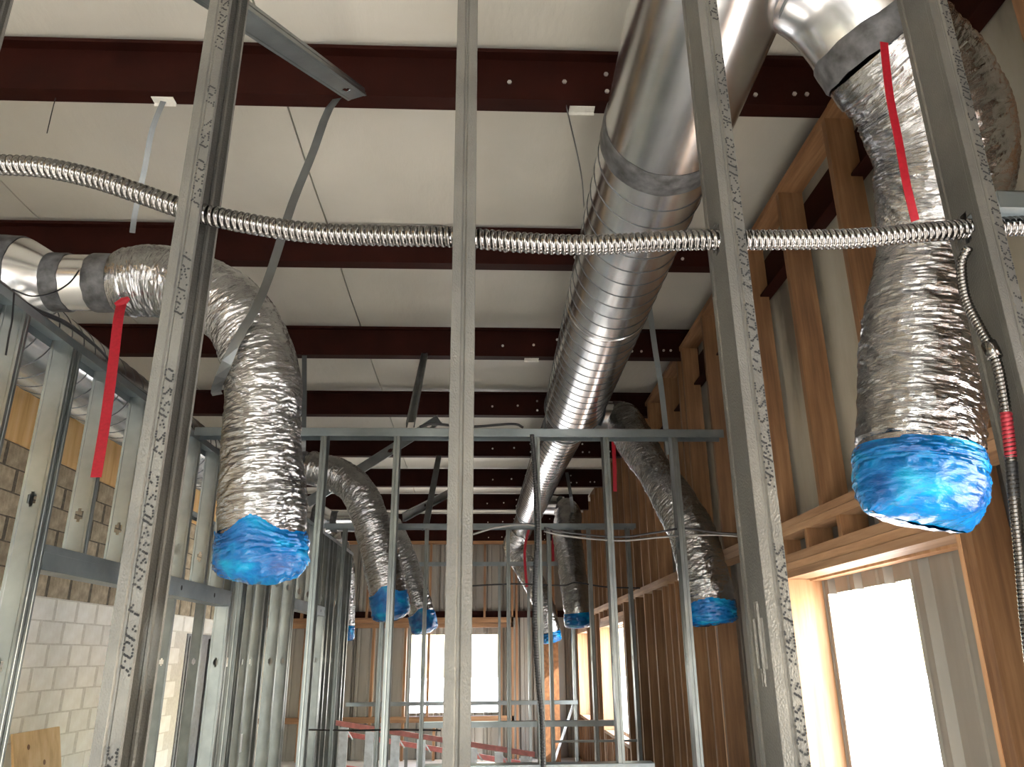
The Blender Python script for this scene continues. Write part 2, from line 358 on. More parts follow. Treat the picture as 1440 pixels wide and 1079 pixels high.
for i in range(2): siding(wb, 'x', q[i], q[i + 1], FLO, BWIN[2], YF, 'C'); siding(wb, 'x', q[i], q[i + 1], BWIN[3], 2.75, YF, 'C')
# front wall behind the camera: unseen opening added to let daylight in
wf = thing('wall_front', (-1, YN, FLO), 'front wall behind the camera with a wide opening added for daylight', None); tag(wf, kind='structure')
MB().box(XL - 0.3, -3.9, YN - 0.15, YN, FLO, 2.95).box(-1.6, XR + 0.3, YN - 0.15, YN, FLO, 2.95).box(-3.9, -1.6, YN - 0.15, YN, 1.7, 2.95).build('wall_panel', 'gypsum', wf)
for x in (-3.9, -1.65): MB().box(x, x + 0.05, YN - 0.1, YN, FLO, 1.7).build('opening_jamb', 'grey_paint', wf)

# ================================================================ ROOF STEEL
ordw = ['nearest', 'second', 'third', 'fourth', 'fifth', 'sixth', 'seventh', 'eighth', 'ninth']
zee = MB()
def zprof(x): # web plane at y = 0; upper flange towards the camera, lower flange away
    return [(x, -0.070, PD - 0.018), (x, -0.070, PD), (x, 0, PD), (x, 0, 0), (x, 0.085, 0), (x, 0.085, 0.022)]
zee.rings([zprof(-3.86), zprof(XR + 0.06)], False); zme = zee.mesh('purlin', 'red_oxide'); zme2 = MB().rings([zprof(-3.86), zprof(FX0 + 0.13)], False).mesh('purlin', 'red_oxide')
bolt = MB(); th = np.linspace(0, 2 * math.pi, 6, endpoint=False)
bolt.rings([[(0.011 * math.cos(a), 0, 0.011 * math.sin(a)) for a in th], [(0.011 * math.cos(a), -0.008, 0.011 * math.sin(a)) for a in th]], True, False, True)
bme = bolt.mesh('bolt', 'bolt_zinc')
purl = []
for n, Y in enumerate([ROOF0 * (1.16 + 0.597 * q) for q in range(9)]):
    lab = 'nearest dark red steel purlin, running across the top of the photo' if n == 0 else '%s dark red steel purlin from the camera, running across the ceiling' % ordw[n]
    p = thing('purlin', (0, Y, zb(Y)), lab, 'purlin', 'dark red roof purlins')
    inst(zme if n < 5 else zme2, 'zee_section', (0, Y, zb(Y)), p, solid=0.005); purl.append(p)
    for (x, z) in [(0.16, 0.09), (0.42, 0.10), (0.62, 0.05), (0.62, 0.15), (1.25, 0.05), (1.33, 0.05), (1.25, 0.15), (1.52, 0.06), (1.58, 0.06)]:
        inst(bme, 'bolt', (x + 0.03 * ((n * 7) % 3 - 1), Y - 0.003, zb(Y) + z), p)
for n in range(3):                                      # the roof goes on behind the camera
    Y = ROOF0 * (1.16 + 0.597 * (-1 - n))
    p = thing('purlin', (0, Y, zb(Y)), '%s dark red steel purlin counted back over and behind the camera' % ['first', 'second', 'third'][n], 'purlin', 'dark red roof purlins'); inst(zme, 'zee_section', (0, Y, zb(Y)), p, solid=0.005)
tag(MB().box(XR - 0.06, XR - 0.045, YN, YF, 2.10, 2.36).box(XR - 0.12, XR - 0.06, YN, YF, 2.10, 2.112).build('eave_girt', 'red_oxide', None, 'L'), 'dark red steel girt running along the top of the right wall behind the wooden studs', 'girt')
tag(MB().box(XL + 0.1, XR, YF - 0.10, YF - 0.02, 0.70, 0.82).build('wall_girt', 'red_oxide'), 'dark red steel girt across the far wall above the window header', 'girt')
def clip(px, py, Y, label, w=0.10):
    p = atY(px, py, Y); z = zb(Y)
    tag(MB().box(p[0] - w / 2, p[0] + w / 2, Y + 0.035, Y + 0.08, z - 0.006, z - 0.0026).box(p[0] - w / 2, p[0] + w / 2, Y + 0.076, Y + 0.08, z - 0.002 - 0.02, z - 0.006).build('purlin_clip', 'white_clip'), label, 'clip')
clip(226, 116, PY[5], 'small white metal clip under the nearest purlin at the left'); clip(820, 136, PY[5], 'small white metal clip under the nearest purlin beside the big duct', 0.12)
clip(850 - 102, 499, PY[7], 'small white metal clip under the third purlin left of the big duct', 0.12)

# ================================================================ STEEL STUDS
def stud_mesh(length, w=0.08, fl=0.032, holes=(), mat='stud_steel', ribs=True, hw=0.017, name='stud'):
    b = MB(); lip = 0.007
    g = 0.0022 if ribs else 0
    fr = [(fl, lip), (fl, 0), (0.62 * fl, 0), (0.55 * fl, g), (0.45 * fl, g), (0.38 * fl, 0), (0, 0)]
    if not ribs: fr = [(fl, lip), (fl, 0), (0, 0)]
    b.rings([[(x, y, z) for x, y in fr] for z in (0, length)], False)
    b.rings([[(x, w - y, z) for x, y in reversed(fr)] for z in (0, length)], False)
    cols = [(0, 0), (0.010, 0), (0.013, 0.002), (w / 2 - hw, 0.002), (w / 2 + hw, 0.002), (w - 0.013, 0.002), (w - 0.010, 0), (w, 0)]
    zs = [0.0]; hs = sorted(holes)
    for zc, hh in hs: zs += [zc - hh, zc + hh]
    zs.append(length); o = len(b.v)
    for z in zs:
        for y, x in cols: b.v.append((x, y, z))
    n = len(cols)
    for i in range(len(zs) - 1):
        for j in range(n - 1):
            a = o + i * n + j; ish = (i % 2 == 1) and j == 3
            if not ish: b.f.append((a, a + n, a + n + 1, a + 1))
            else:
                zc, hh = hs[i // 2]; yc = w / 2; x = 0.002
                for sy in (-1, 1):
                    for sz in (-1, 1):
                        b.add([(x, yc + sy * hw, zc + sz * hh), (x, yc + sy * hw, zc + sz * hh * 0.6), (x, yc + sy * hw * 0.4, zc + sz * hh * 0.6), (x, yc + sy * hw * 0.4, zc + sz * hh)], [(0, 1, 2, 3)])
    return b.mesh(name, mat)
def dots(parent, loc, x0, x1, z0, z1, frame='C', seed=1):
    """ink-jet dot code down one half of a stud flange"""
    r_ = random.Random(seed); b = MB(); z = z1; th6 = np.linspace(0, 2 * math.pi, 6, endpoint=False); R_ = 0.0015
    nrow = 7; pitch = (x1 - x0) / (nrow - 1)
    def dot(i, zz):
        cx = x0 + i * pitch + r_.uniform(-0.0003, 0.0003)
        b.add([(cx + R_ * math.cos(a), -0.0012, zz + R_ * 1.15 * math.sin(a)) for a in th6], [tuple(range(6))])
    while z > z0:
        word = r_.randint(2, 7)
        for _ in range(word):
            kind = r_.randint(0, 6); cp = 0.0036
            pts = set()
            if kind in (0, 1): pts |= {(0, c_) for c_ in range(1, 4)} | {(6, c_) for c_ in range(1, 4)} | {(i, 0) for i in range(1, 6)} | {(i, 4) for i in range(1, 6)}
            if kind == 2: pts |= {(i, 2) for i in range(7)} | {(1, 1), (6, 1), (6, 3), (2, 0)}
            if kind in (3, 4): pts |= {(0, 1), (0, 2), (0, 3), (1, 4), (2, 4), (3, 3), (4, 2), (5, 1), (6, 0), (6, 1), (6, 2), (6, 3), (6, 4)}
            if kind == 5: pts |= {(i, 0) for i in range(7)} | {(0, 2), (3, 1), (3, 2), (1, 4), (2, 4), (4, 3), (5, 4)}
            if kind == 6: pts |= {(i, 4) for i in range(7)} | {(1, 0), (0, 2), (3, 2), (4, 1), (5, 0), (6, 1)}
            for i, c_ in pts:
                if r_.random() < 0.8: dot(i, z - c_ * cp - i * 0.0011 + r_.uniform(-0.0006, 0.0006))
            z -= cp * 6.0
            if z < z0: break
        z -= r_.choice([0.012, 0.016, 0.03, 0.07])
    A = MB(); A.v = [(p[0] + loc[0], p[1] + loc[1], p[2] + loc[2]) for p in b.v]; A.f = b.f
    o = A.build('printed_code', 'black_ink', parent, frame); o['kind'] = 'stuff'; o['label'] = 'black dot-printed code down the flange'
    return o
def utrack(b, axis, a0, a1, c0, c1, z, leg, down=True, t=0.0014):
    """U track: web flat at height z, legs up or down; axis 'x' or 'y' is its length, c0..c1 its width"""
    zl, zh = (z - leg, z) if down else (z, z + leg); zw = (z - t, z) if down else (z, z + t)
    def bx(u0, u1, w0, w1, q0, q1): b.box(u0, u1, w0, w1, q0, q1) if axis == 'x' else b.box(w0, w1, u0, u1, q0, q1)
    bx(a0, a1, c0, c1, *zw); bx(a0, a1, c0, c0 + t, zl, zh); bx(a0, a1, c1 - t, c1, zl, zh); return b
TOP = 1.275
LEN = TOP - 0.004 - FLO
# --- near partition, right in front of the camera
def zh(z): return z - FLO                               # height above the stud foot
near = thing('metal_stud_partition', (0, 1.04, FLO), 'nearest steel stud partition whose tall studs cross the whole photo', 'stud wall', 'steel stud partitions')
cond_px = [(-60, 228), (0, 232), (60, 236), (130, 251), (200, 274), (265, 296), (350, 315), (440, 328), (540, 332), (640, 334), (740, 342), (830, 345), (930, 340), (1010, 338), (1100, 338), (1200, 336), (1290, 328), (1370, 322), (1440, 318), (1520, 316)]
CPath = np.array([atY(x, y, 1.04) for x, y in cond_px])
NS = [(-0.848, 'steel stud at the left edge'), (-0.4445, 'left steel stud with black dot-printed code'), (-0.0405, 'central steel stud seen edge on'), (0.3635, 'right steel stud with a slotted knockout'), (0.766, 'rightmost steel stud with black dot-printed code')]
for i, (x, lab) in enumerate(NS):
    zc = float(np.interp(x, CPath[:, 0], CPath[:, 2]))
    me = stud_mesh(LEN, holes=[(zh(-1.2), 0.05), (zh(0.012), 0.052), (zh(zc), 0.026)], mat='knurled_steel', hw=0.019)
    o = inst(me, 'stud', (x, 1.0, FLO + 0.002), near, solid=0.001, label=lab)
    if i in (1, 3, 4): dots(o, (x, 1.0, 0), 0.0195, 0.0305, -0.35, 1.2, seed=11 + i)
utrack(MB(), 'x', -1.6, 1.5, 0.997, 1.083, TOP, 0.032).build('top_track', 'track_steel', near)
utrack(MB(), 'x', -1.6, 1.5, 0.997, 1.083, FLO, 0.032, False).build('bottom_track', 'track_steel', near)
bz = atY(1420, 279, 1.0)[2]
utrack(MB(), 'x', 0.80, 1.17, 0.998, 1.082, bz + 0.012, 0.03).build('blocking_track', 'track_steel', near)
me0 = stud_mesh(LEN, holes=[(zh(0.012), 0.052)], ribs=True)
for x in (-1.25, 1.17): inst(me0, 'stud', (x, 1.0, FLO + 0.002), near, solid=0.001)

# --- cross partitions further back
plain_me = {}
def pstud(h0, h1, mat='stud_steel'):
    key = (round(h0, 3), round(h1, 3), mat)
    if key not in plain_me:
        hl = [(q - h0, 0.03) for q in (-1.25, -0.02, 0.6) if h0 + 0.08 < q < h1 - 0.08]
        plain_me[key] = stud_mesh(h1 - h0, 0.092, 0.034, hl, mat, ribs=True)
    return plain_me[key]
def cross(Y, x0, x1, studs, label, sill=None, extra=()):
    t_ = thing('metal_stud_partition', ((x0 + x1) / 2, Y + 0.046, FLO), label, 'stud wall', 'steel stud partitions')
    utrack(MB(), 'x', x0, x1, Y - 0.003, Y + 0.095, TOP, 0.05).build('top_track', 'track_steel', t_)
    utrack(MB(), 'x', x0, x1, Y - 0.003, Y + 0.095, FLO, 0.03, False).build('bottom_track', 'track_steel', t_)
    for x in studs: inst(pstud(FLO + 0.002, TOP - 0.002), 'stud', (x, Y, FLO + 0.002), t_, solid=0.0012)
    if sill:
        sx0, sx1, sz = sill
        utrack(MB(), 'x', sx0, sx1, Y - 0.004, Y + 0.096, sz, 0.05).build('sill_track', 'track_steel', t_)
    for b_ in extra: b_(t_, Y)
    return t_
def bridging(x0, x1, z):
    def f(t_, Y): MB().bar((x0, Y + 0.046, z), (x1, Y + 0.046, z), 0.02, 0.02).build('bridging_channel', 'stud_steel', t_)
    return f
W2 = cross(4.4, -1.655, 1.46, [-1.32, -0.924, -0.50, -0.09, 0.321, 0.733, 1.144], 'second steel stud partition from the camera, its top track level below the big duct', (-0.27, 0.92, -0.525))
W3 = cross(7.85, -1.55, 1.60, [-1.36, -0.95, -0.54, -0.13, 0.28, 0.69, 1.10, 1.50], 'third steel stud partition from the camera, with a grey sill track at counter height', (-0.5, 1.33, -0.57), [bridging(0.69, 1.5, -0.75)])
W4 = cross(11.2, -1.5, 1.5, [-1.36, -0.95, -0.13, 0.28, 0.69, 1.30], 'farthest steel stud partition with a pale blue-grey sill track in front of the bright far window', (-1.75, 1.35, -0.56))
MB().bar((1.30, 11.25, -0.60), (0.98, 11.25, -1.40), 0.03, 0.03, (0, 1, 0)).build('diagonal_strap', 'aluminium', W4)
# --- long partition on the left
LX = -1.755
left = thing('metal_stud_partition', (LX - 0.05, 6.2, FLO), 'long steel stud partition on the left running away from the camera to the far end', 'stud wall', 'steel stud partitions', frame='L')
utrack(MB(), 'y', -0.5, 10.2, LX - 0.095, LX + 0.003, TOP, 0.035).build('top_track', 'track_steel', left, 'L')
utrack(MB(), 'y', -0.5, 3.13, LX - 0.095, LX + 0.003, FLO, 0.03, False).build('bottom_track', 'track_steel', left, 'L')
utrack(MB(), 'y', 5.5, 10.2, LX - 0.095, LX + 0.003, FLO, 0.03, False).build('bottom_track', 'track_steel', left, 'L')
def lstud(Y, z0, z1): inst(pstud(z0, z1), 'stud', (LX, Y, z0), left, 'L', rotz=math.pi / 2, solid=0.0012)
F1 = FLO + 0.002; T1 = TOP - 0.002
for Y in (0.3, 0.7, 1.11, 1.52, 1.92, 2.33, 2.74, 3.09, 3.13): lstud(Y, F1, T1)
for Y in (3.46, 3.84, 4.22, 4.60, 4.96, 5.30): lstud(Y, 0.435, T1)
for Y in (5.48, 5.53, 5.72, 6.02, 6.30, 6.42, 6.82, 7.20, 7.26): lstud(Y, F1, T1)
for Y in (7.62, 8.0, 8.36): lstud(Y, 0.515, T1)
for Y in (8.62, 8.67, 8.85, 9.1, 9.4, 9.65, 9.9, 10.1): lstud(Y, F1, T1)
def header(y0, y1, z0, z1):
    b = MB(); utrack(b, 'y', y0, y1, LX - 0.097, LX + 0.006, z1, 0.03); utrack(b, 'y', y0, y1, LX - 0.097, LX + 0.006, z0, 0.03, False)
    b.box(LX - 0.004, LX + 0.002, y0, y1, z0 + 0.002, z1 - 0.002)
    h = b.build('door_header', 'track_steel', left, 'L')
    for q in (0.62, 0.86):
        yy = y0 + (y1 - y0) * q; zc = (z0 + z1) / 2; ths = np.linspace(0, 2 * math.pi, 10, endpoint=False)
        MB().add([(LX + 0.0032, yy + 0.013 * math.cos(a), zc + 0.015 * math.sin(a)) for a in ths], [tuple(range(10))]).build('round_knockout', 'painted_dark', h, 'L')  # flat disc, the dark inside of the hole painted on
header(3.165, 5.49, 0.335, 0.433); header(7.29, 8.62, 0.42, 0.512)
# --- a short partition farther left, seen through the opening
fl_ = thing('metal_stud_partition', (-2.75, 7.4, FLO), 'short run of bare steel studs seen through the opening in the left partition', 'stud wall', 'steel stud partitions', frame='L')
utrack(MB(), 'y', 6.4, 9.2, -2.80, -2.70, TOP, 0.035).build('top_track', 'track_steel', fl_, 'L'); utrack(MB(), 'y', 6.4, 9.2, -2.80, -2.70, FLO, 0.03, False).build('bottom_track', 'track_steel', fl_, 'L')
for Y in (7.0, 7.75, 8.5, 9.1): inst(pstud(F1, T1), 'stud', (-2.704, Y, F1), fl_, 'L', rotz=math.pi / 2, solid=0.0012)

# --- kicker braces from the partitions up to the purlins
def brace(name, p0, p1, label, w=0.09, fl2=0.034, roll=(0, 0, 1), holes=2, mat='stud_steel'):
    p0 = np.asarray(p0, float); p1 = np.asarray(p1, float); d = norm(p1 - p0); L_ = np.linalg.norm(p1 - p0)
    a = norm(np.cross(d, roll)); b_ = np.cross(a, d)
    hl = [(L_ * q, 0.03) for q in np.linspace(0.3, 0.92, holes)] if holes else []
    me = stud_mesh(L_, w, fl2, hl, mat, True, name='brace_section')
    o = bpy.data.objects.new(name, me); COL.objects.link(o)
    mt = Matrix.Identity(4)
    for i in range(3): mt[i][0] = a[i]; mt[i][1] = b_[i]; mt[i][2] = d[i]
    org = p0 - a * fl2 / 2 - b_ * w / 2; mt[0][3], mt[1][3], mt[2][3] = org[0], org[1], org[2] + H
    o.matrix_world = mt
    md = o.modifiers.new('Solidify', 'SOLIDIFY'); md.thickness = 0.0012; md.offset = 0
    return tag(o, label, 'brace', 'steel kicker braces')
pe = atY(500, 122, PY[5] - 0.05); brace('kicker_brace', (-0.86, 1.05, TOP + 0.12), (pe[0], pe[1] + 0.03, pe[2] - 0.02), 'steel stud brace slanting from the top of the photo to the nearest purlin', roll=(-1, 0, -0.3))
p0 = atY(577, 598, 4.45); p1 = atY(597, 500, PY[7]); brace('kicker_brace', p0, p1, 'dark narrow brace rising from the second partition to the third purlin', 0.05, 0.034, (1, 0, 0), 0, 'dull_steel')
p0 = atY(432, 708, 7.25); p1 = atY(618, 590, PY[8]); brace('kicker_brace', p0, p1, 'long steel brace with a knockout crossing diagonally behind the second partition', 0.092, 0.034, (0, 0, 1), 3)
p0 = atY(568, 728, 8.1); p1 = atY(655, 682, PY[10]); brace('kicker_brace', p0, p1, 'steel brace rising to the right from the third partition behind the central stud', 0.092, 0.034, (0, 0, 1), 2)
p0 = atY(598, 745, 7.9); p1 = atY(617, 643, PY[9]); brace('kicker_brace', p0, p1, 'narrow steel brace from the third partition up to the fifth purlin', 0.06, 0.034, (1, 0, 0), 0, 'dull_steel')

# ================================================================ WOOD FRAME ON THE RIGHT
FX0, FX1 = 1.60, 1.735
rwf = thing('wood_wall_frame', (1.66, 6, FLO), 'brown wooden stud frame along the right wall with framed window openings', 'wall frame', frame='L')
def wpart(name, mat, x0, x1, y0, y1, z0, z1, label=None): return MB().box(x0, x1, y0, y1, z0, z1).build(name, mat, rwf, 'L', label=label)
for a in range(-1, 5): wpart('top_plate', 'pine_y', FX0, FX1, -2 + a * 3.4 + 0.9 * (a < 0), min(1.398 + a * 3.4, 15.0), 2.425, 2.463)
for a in range(-1, 5):
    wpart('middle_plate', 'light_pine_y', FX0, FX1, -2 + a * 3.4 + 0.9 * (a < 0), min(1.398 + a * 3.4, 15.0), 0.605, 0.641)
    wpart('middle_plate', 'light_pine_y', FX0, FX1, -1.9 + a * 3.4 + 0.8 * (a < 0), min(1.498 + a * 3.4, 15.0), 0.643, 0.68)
ust = MB().box(FX0, FX1, 0, 0.038, 0.68, 2.425)
UY = [-4.3, -3.7, -3.1, -2.5, -1.9, -1.3, -0.7, -0.1, 0.5, 1.12, 1.74, 2.36, 3.0, 3.63, 4.28, 4.80, 5.27, 5.93, 6.10, 6.66, 7.40, 7.8, 8.2, 8.65, 9.1, 9.55, 10.0, 10.4, 10.8, 11.2, 11.6, 12.1, 12.6, 13.1, 13.6, 14.1, 14.6]
sm = MB().box(0, FX1 - FX0, 0, 0.038, 0, 2.425 - 0.68).mesh('stud', 'pine_z')
for y in UY: inst(sm, 'stud', (FX0, y, 0.68), rwf, 'L')
lm = MB().box(0, FX1 - FX0, 0, 0.038, 0, 0.605 - FLO - 0.04).mesh('stud', 'pine_z')
wins = [(-4.3, -2.5), (-2.25, -0.35), (0.0, 1.9), (2.60, 4.25), (9.6, 11.6), (13.2, 14.6)]  # includes framing for the unseen windows put in for daylight
LY = [-2.42, -2.32, -0.3, -0.08, 1.92, 2.22, 2.262, 2.52, 2.56, 4.29, 4.33, 5.62, 5.90, 6.30, 6.62, 6.80, 7.05, 7.30, 7.75, 8.2, 8.7, 9.0, 9.5, 9.54, 11.62, 11.67, 12.1, 12.5, 12.9, 13.1, 14.65, 14.9]
for y in LY: inst(lm, 'stud', (FX0, y, FLO + 0.04), rwf, 'L')
for a in range(-1, 5): wpart('bottom_plate', 'pine_y', FX0, FX1, -2 + a * 3.4 + 0.9 * (a < 0), min(1.398 + a * 3.4, 15.0), FLO, FLO + 0.04)
for (y0, y1) in wins:
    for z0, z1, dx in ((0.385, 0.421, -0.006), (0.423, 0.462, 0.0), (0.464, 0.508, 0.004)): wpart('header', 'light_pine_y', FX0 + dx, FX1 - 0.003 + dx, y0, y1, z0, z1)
    n = max(3, int((y1 - y0) / 0.4))
    for q in range(n): wpart('cripple_stud', 'pine_z', FX0 + 0.004, FX1, y0 + 0.1 + q * (y1 - y0 - 0.1) / n, y0 + 0.138 + q * (y1 - y0 - 0.1) / n, 0.508, 0.605)
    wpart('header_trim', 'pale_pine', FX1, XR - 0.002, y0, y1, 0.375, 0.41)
    wpart('sill', 'pine_y', FX0, FX1, y0, y1, -1.0, -0.96)
    for q in range(4): wpart('cripple_stud', 'pine_z', FX0 + 0.004, FX1, y0 + 0.2 + q * (y1 - y0 - 0.3) / 3, y0 + 0.238 + q * (y1 - y0 - 0.3) / 3, FLO + 0.04, -1.0)
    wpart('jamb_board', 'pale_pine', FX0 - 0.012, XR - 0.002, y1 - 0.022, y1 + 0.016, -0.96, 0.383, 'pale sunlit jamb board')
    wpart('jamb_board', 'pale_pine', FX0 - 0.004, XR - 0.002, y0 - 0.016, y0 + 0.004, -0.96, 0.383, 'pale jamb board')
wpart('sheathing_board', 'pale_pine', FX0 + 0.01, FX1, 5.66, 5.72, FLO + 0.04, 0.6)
# far wall framing
bwf = thing('wood_wall_frame', (-1, YF - 0.1, FLO), 'wooden stud frame around the bright window in the far wall', 'wall frame')
def bpart(name, mat, x0, x1, z0, z1, y0=YF - 0.20, y1=YF - 0.10): return MB().box(x0, x1, y0, y1, z0, z1).build(name, mat, bwf)
bpart('window_header', 'pine_x', -3.9, 0.66, 0.52, 0.60); bpart('window_header', 'pine_x', -3.9, 0.66, 0.605, 0.70)
bpart('sill_plate', 'pine_x', -3.9, 0.66, -1.10, -1.0); bpart('top_plate', 'pine_x', -3.9, 1.7, 2.06, 2.12)
for x in (-3.3, -2.7, -2.1, -0.93, -0.2, 0.1, 0.62, 0.70, 1.12, 1.4): bpart('stud', 'pine_z', x, x + 0.04, 0.70 if x < 0.6 else FLO, 2.06)
for x in (-3.2, -2.6, -1.95, -1.36, -0.93, 0.40): bpart('stud', 'pine_z', x, x + 0.045, -1.0, 0.52)
for x in (-3.2, -2.6, -1.95, -1.36, -0.8, -0.2, 0.40): bpart('cripple_stud', 'pine_z', x, x + 0.045, FLO, -1.10)
for x, w_, yy, lab in ((0.98, 0.36, 13.6, 'brown particle board sheet standing at the right of the far wall window'),):
    tag(MB().box(x, x + w_, yy, yy + 0.02, FLO, 0.75).build('particle_board_sheet', 'osb_brown'), lab, 'board')

# ================================================================ DUCTS
def ring(c, axis, r, n=48, ref=(0, 0, 1)):
    d = norm(axis); a = norm(np.cross(d, ref)) if abs(d.dot(norm(ref))) < 0.95 else norm(np.cross(d, (0, 1, 0))); b_ = np.cross(d, a)
    th = np.linspace(0, 2 * math.pi, n, endpoint=False)
    return np.asarray(c) + r * (np.cos(th)[:, None] * a + np.sin(th)[:, None] * b_)
def pipe(sections, n=48):                               # sections: (centre, radius)
    C = np.array([s_[0] for s_ in sections], float); T = np.gradient(C, axis=0)
    b = MB(); b.rings([ring(C[i], T[i], sections[i][1], n) for i in range(len(C))]); return b
def band(c0, c1, r0, r1, bulge=0.008, n=48, rag=0.003, seed=0):
    c0 = np.asarray(c0, float); c1 = np.asarray(c1, float); d = c1 - c0; rr = random.Random(seed); rows = []
    for q, bq in ((0, 0.001), (0.08, bulge), (0.35, bulge * 1.1), (0.65, bulge * 0.9), (0.92, bulge), (1, 0.001)):
        R_ = ring(c0 + d * q, d, r0 + (r1 - r0) * q + bq, n)
        ph = rr.uniform(0, 6); k_ = np.arange(n) / n * 2 * math.pi
        R_ = R_ + (np.sin(k_ * 7 + ph) + np.sin(k_ * 13 + ph * 2))[:, None] * rag * 0.5 * norm(d) * (1 if q in (0, 1, 0.08, 0.92) else 0)
        rows.append(R_)
    return MB().rings(rows)
def helix(pf, y0, y1, pitch, rr=0.0026, seg=44):
    turns = (y1 - y0) / pitch; n = int(turns * seg); b = MB(); P = []
    for i in range(n + 1):
        y = y0 + (y1 - y0) * i / n; c, r = pf(y); a = 2 * math.pi * i / seg
        P.append((c[0] + (r + 0.0008) * math.cos(a), y, c[1] + (r + 0.0008) * math.sin(a)))
    return b.tube(P, rr, 5, False)
DZC = 1.87; DR = 0.231
axY = [-3.0, 6.0, 6.3, 7.6, 10.4, 10.7, 12.2]; axX = [0.60, 0.752, 0.735, 0.705, 0.69, 0.685, 0.665]
def dax(y): return float(np.interp(y, axY, axX))
def drad(y): return float(np.interp(y, [-3, 5.85, 6.2, 10.4, 10.65, 13], [DR, DR, 0.186, 0.186, 0.155, 0.155]))
duct = thing('spiral_duct', (0.7, 5.5, DZC - DR), 'large bright spiral steel duct running along the ceiling to the right of centre', 'duct')
sec = lambda ys: [((dax(y), y, DZC), drad(y)) for y in ys]
pipe(sec([-3.0, -1, 0.5, 1.3, 2.42])).build('smooth_fitting', 'duct_steel', duct, smooth=True)
pipe(sec([2.40, 3.2, 4.2, 5.2, 5.85])).build('spiral_pipe', 'duct_steel', duct, smooth=True)
pipe(sec([5.83, 5.9, 6.12, 6.22])).build('reducer', 'duct_steel', duct, smooth=True)
pipe(sec([6.2, 7.0, 7.6, 9.0, 10.4])).build('spiral_pipe', 'duct_steel', duct, smooth=True)
pipe(sec([10.38, 10.65, 10.7])).build('reducer', 'duct_steel', duct, smooth=True)
pipe(sec([10.68, 11.2, 12.0])).build('spiral_pipe', 'duct_steel', duct, smooth=True)
pf = lambda y: ((dax(y), DZC), drad(y))
helix(pf, 2.5, 5.82, 0.128).build('spiral_seam', 'seam_steel', duct, smooth=True)
helix(pf, 6.25, 10.36, 0.118).build('spiral_seam', 'seam_steel', duct, smooth=True); helix(pf, 10.72, 12.0, 0.118).build('spiral_seam', 'seam_steel', duct, smooth=True)
def cen(y): return (dax(y), y, DZC)
band(cen(2.36), cen(2.49), DR, DR, 0.006, seed=1).build('mastic_band', 'mastic', duct, smooth=True, label='dark grey brushed mastic band')
for y in (5.80, 6.24, 10.36, 10.68): band(cen(y), cen(y + 0.045), drad(y), drad(y + 0.045), 0.006, rag=0.001).build('joint_ring', 'dull_steel', duct, smooth=True)
band(cen(3.9), cen(3.93), DR, DR, 0.004, rag=0).build('joint_ring', 'duct_steel', duct, smooth=True)
# branch to the right, near the camera
BR = [(0.70, 1.60, 1.86), (0.86, 1.62, 1.85), (0.99, 1.65, 1.80), (1.08, 1.68, 1.715), (1.13, 1.70, 1.635)]
Pb, _ = spline(BR, 14); pipe([(p, 0.178) for p in Pb]).build('branch_elbow', 'duct_steel', duct, smooth=True)
dB = norm(Pb[-1] - Pb[-2])
band(Pb[-1] - dB * 0.04, Pb[-1] + dB * 0.045, 0.178, 0.176, 0.006, seed=3).build('mastic_band', 'mastic', duct, smooth=True, label='dark grey brushed mastic band')
# saddle seam where the branch meets the main duct
MB().tube(np.array([(dax(1.62) + math.sqrt(max(0, DR ** 2 - (0.181 * math.sin(a)) ** 2)) + 0.002, 1.615 + 0.181 * math.cos(a), DZC - 0.012 + 0.181 * math.sin(a)) for a in np.linspace(0, 2 * math.pi, 49)]), 0.005, 6, False).build('saddle_seam', 'dull_steel', duct, smooth=True)
def takeoff(y, x1, z, r, parent, label=None):
    pipe([((dax(y) + 0.1, y, DZC), r), ((dax(y) + drad(y) + 0.05, y, DZC - 0.005), r), ((x1, y, z), r)]).build('takeoff_collar', 'duct_steel', parent, smooth=True)
    band((x1 - 0.10, y, z), (x1 - 0.015, y, z), r, r, 0.005, seed=int(y)).build('mastic_band', 'mastic', parent, smooth=True)
takeoff(6.05, 1.19, 1.86, 0.125, duct); takeoff(10.0, 1.10, 1.85, 0.125, duct)

# trunk duct behind the left partition
LD = (-2.45, 1.60); LR = 0.225
ld = thing('spiral_duct', (LD[0], 7, LD[1] - LR), 'spiral steel duct half hidden behind the left stud partition', 'duct', frame='L')
pipe([((LD[0], y, LD[1]), LR) for y in (1.2, 3.5, 6.5, 9.5, 11.6)]).build('spiral_pipe', 'duct_steel', ld, 'L', smooth=True)
helix(lambda y: (LD, LR), 1.2, 11.5, 0.128).build('spiral_seam', 'seam_steel', ld, 'L', smooth=True)
def ltake(y, x1, first=False):
    pipe([((LD[0] + 0.15, y, LD[1]), 0.21), ((-2.06, y, LD[1]), 0.195), ((-1.95, y, LD[1]), 0.128)]).build('conical_takeoff', 'duct_steel', ld, 'L', smooth=True)
    pipe([((-1.99, y, LD[1]), 0.126), ((-1.8, y, LD[1]), 0.126), ((x1, y, LD[1]), 0.126)]).build('takeoff_collar', 'duct_steel', ld, 'L', smooth=True)
    band((-2.18, y, LD[1]), (-2.07, y, LD[1]), 0.203, 0.198, 0.006, seed=5).build('mastic_band', 'mastic', ld, 'L', smooth=True)
    band((-1.99, y, LD[1]), (-1.88, y, LD[1]), 0.127, 0.127, 0.006, seed=6).build('mastic_band', 'mastic', ld, 'L', smooth=True)
    band((x1 - 0.12, y, LD[1]), (x1 - 0.01, y, LD[1]), 0.127, 0.127, 0.006, seed=7).build('mastic_band', 'mastic', ld, 'L', smooth=True)
ltake(3.2, -1.66); ltake(6.75, -1.60); ltake(9.7, -1.50)

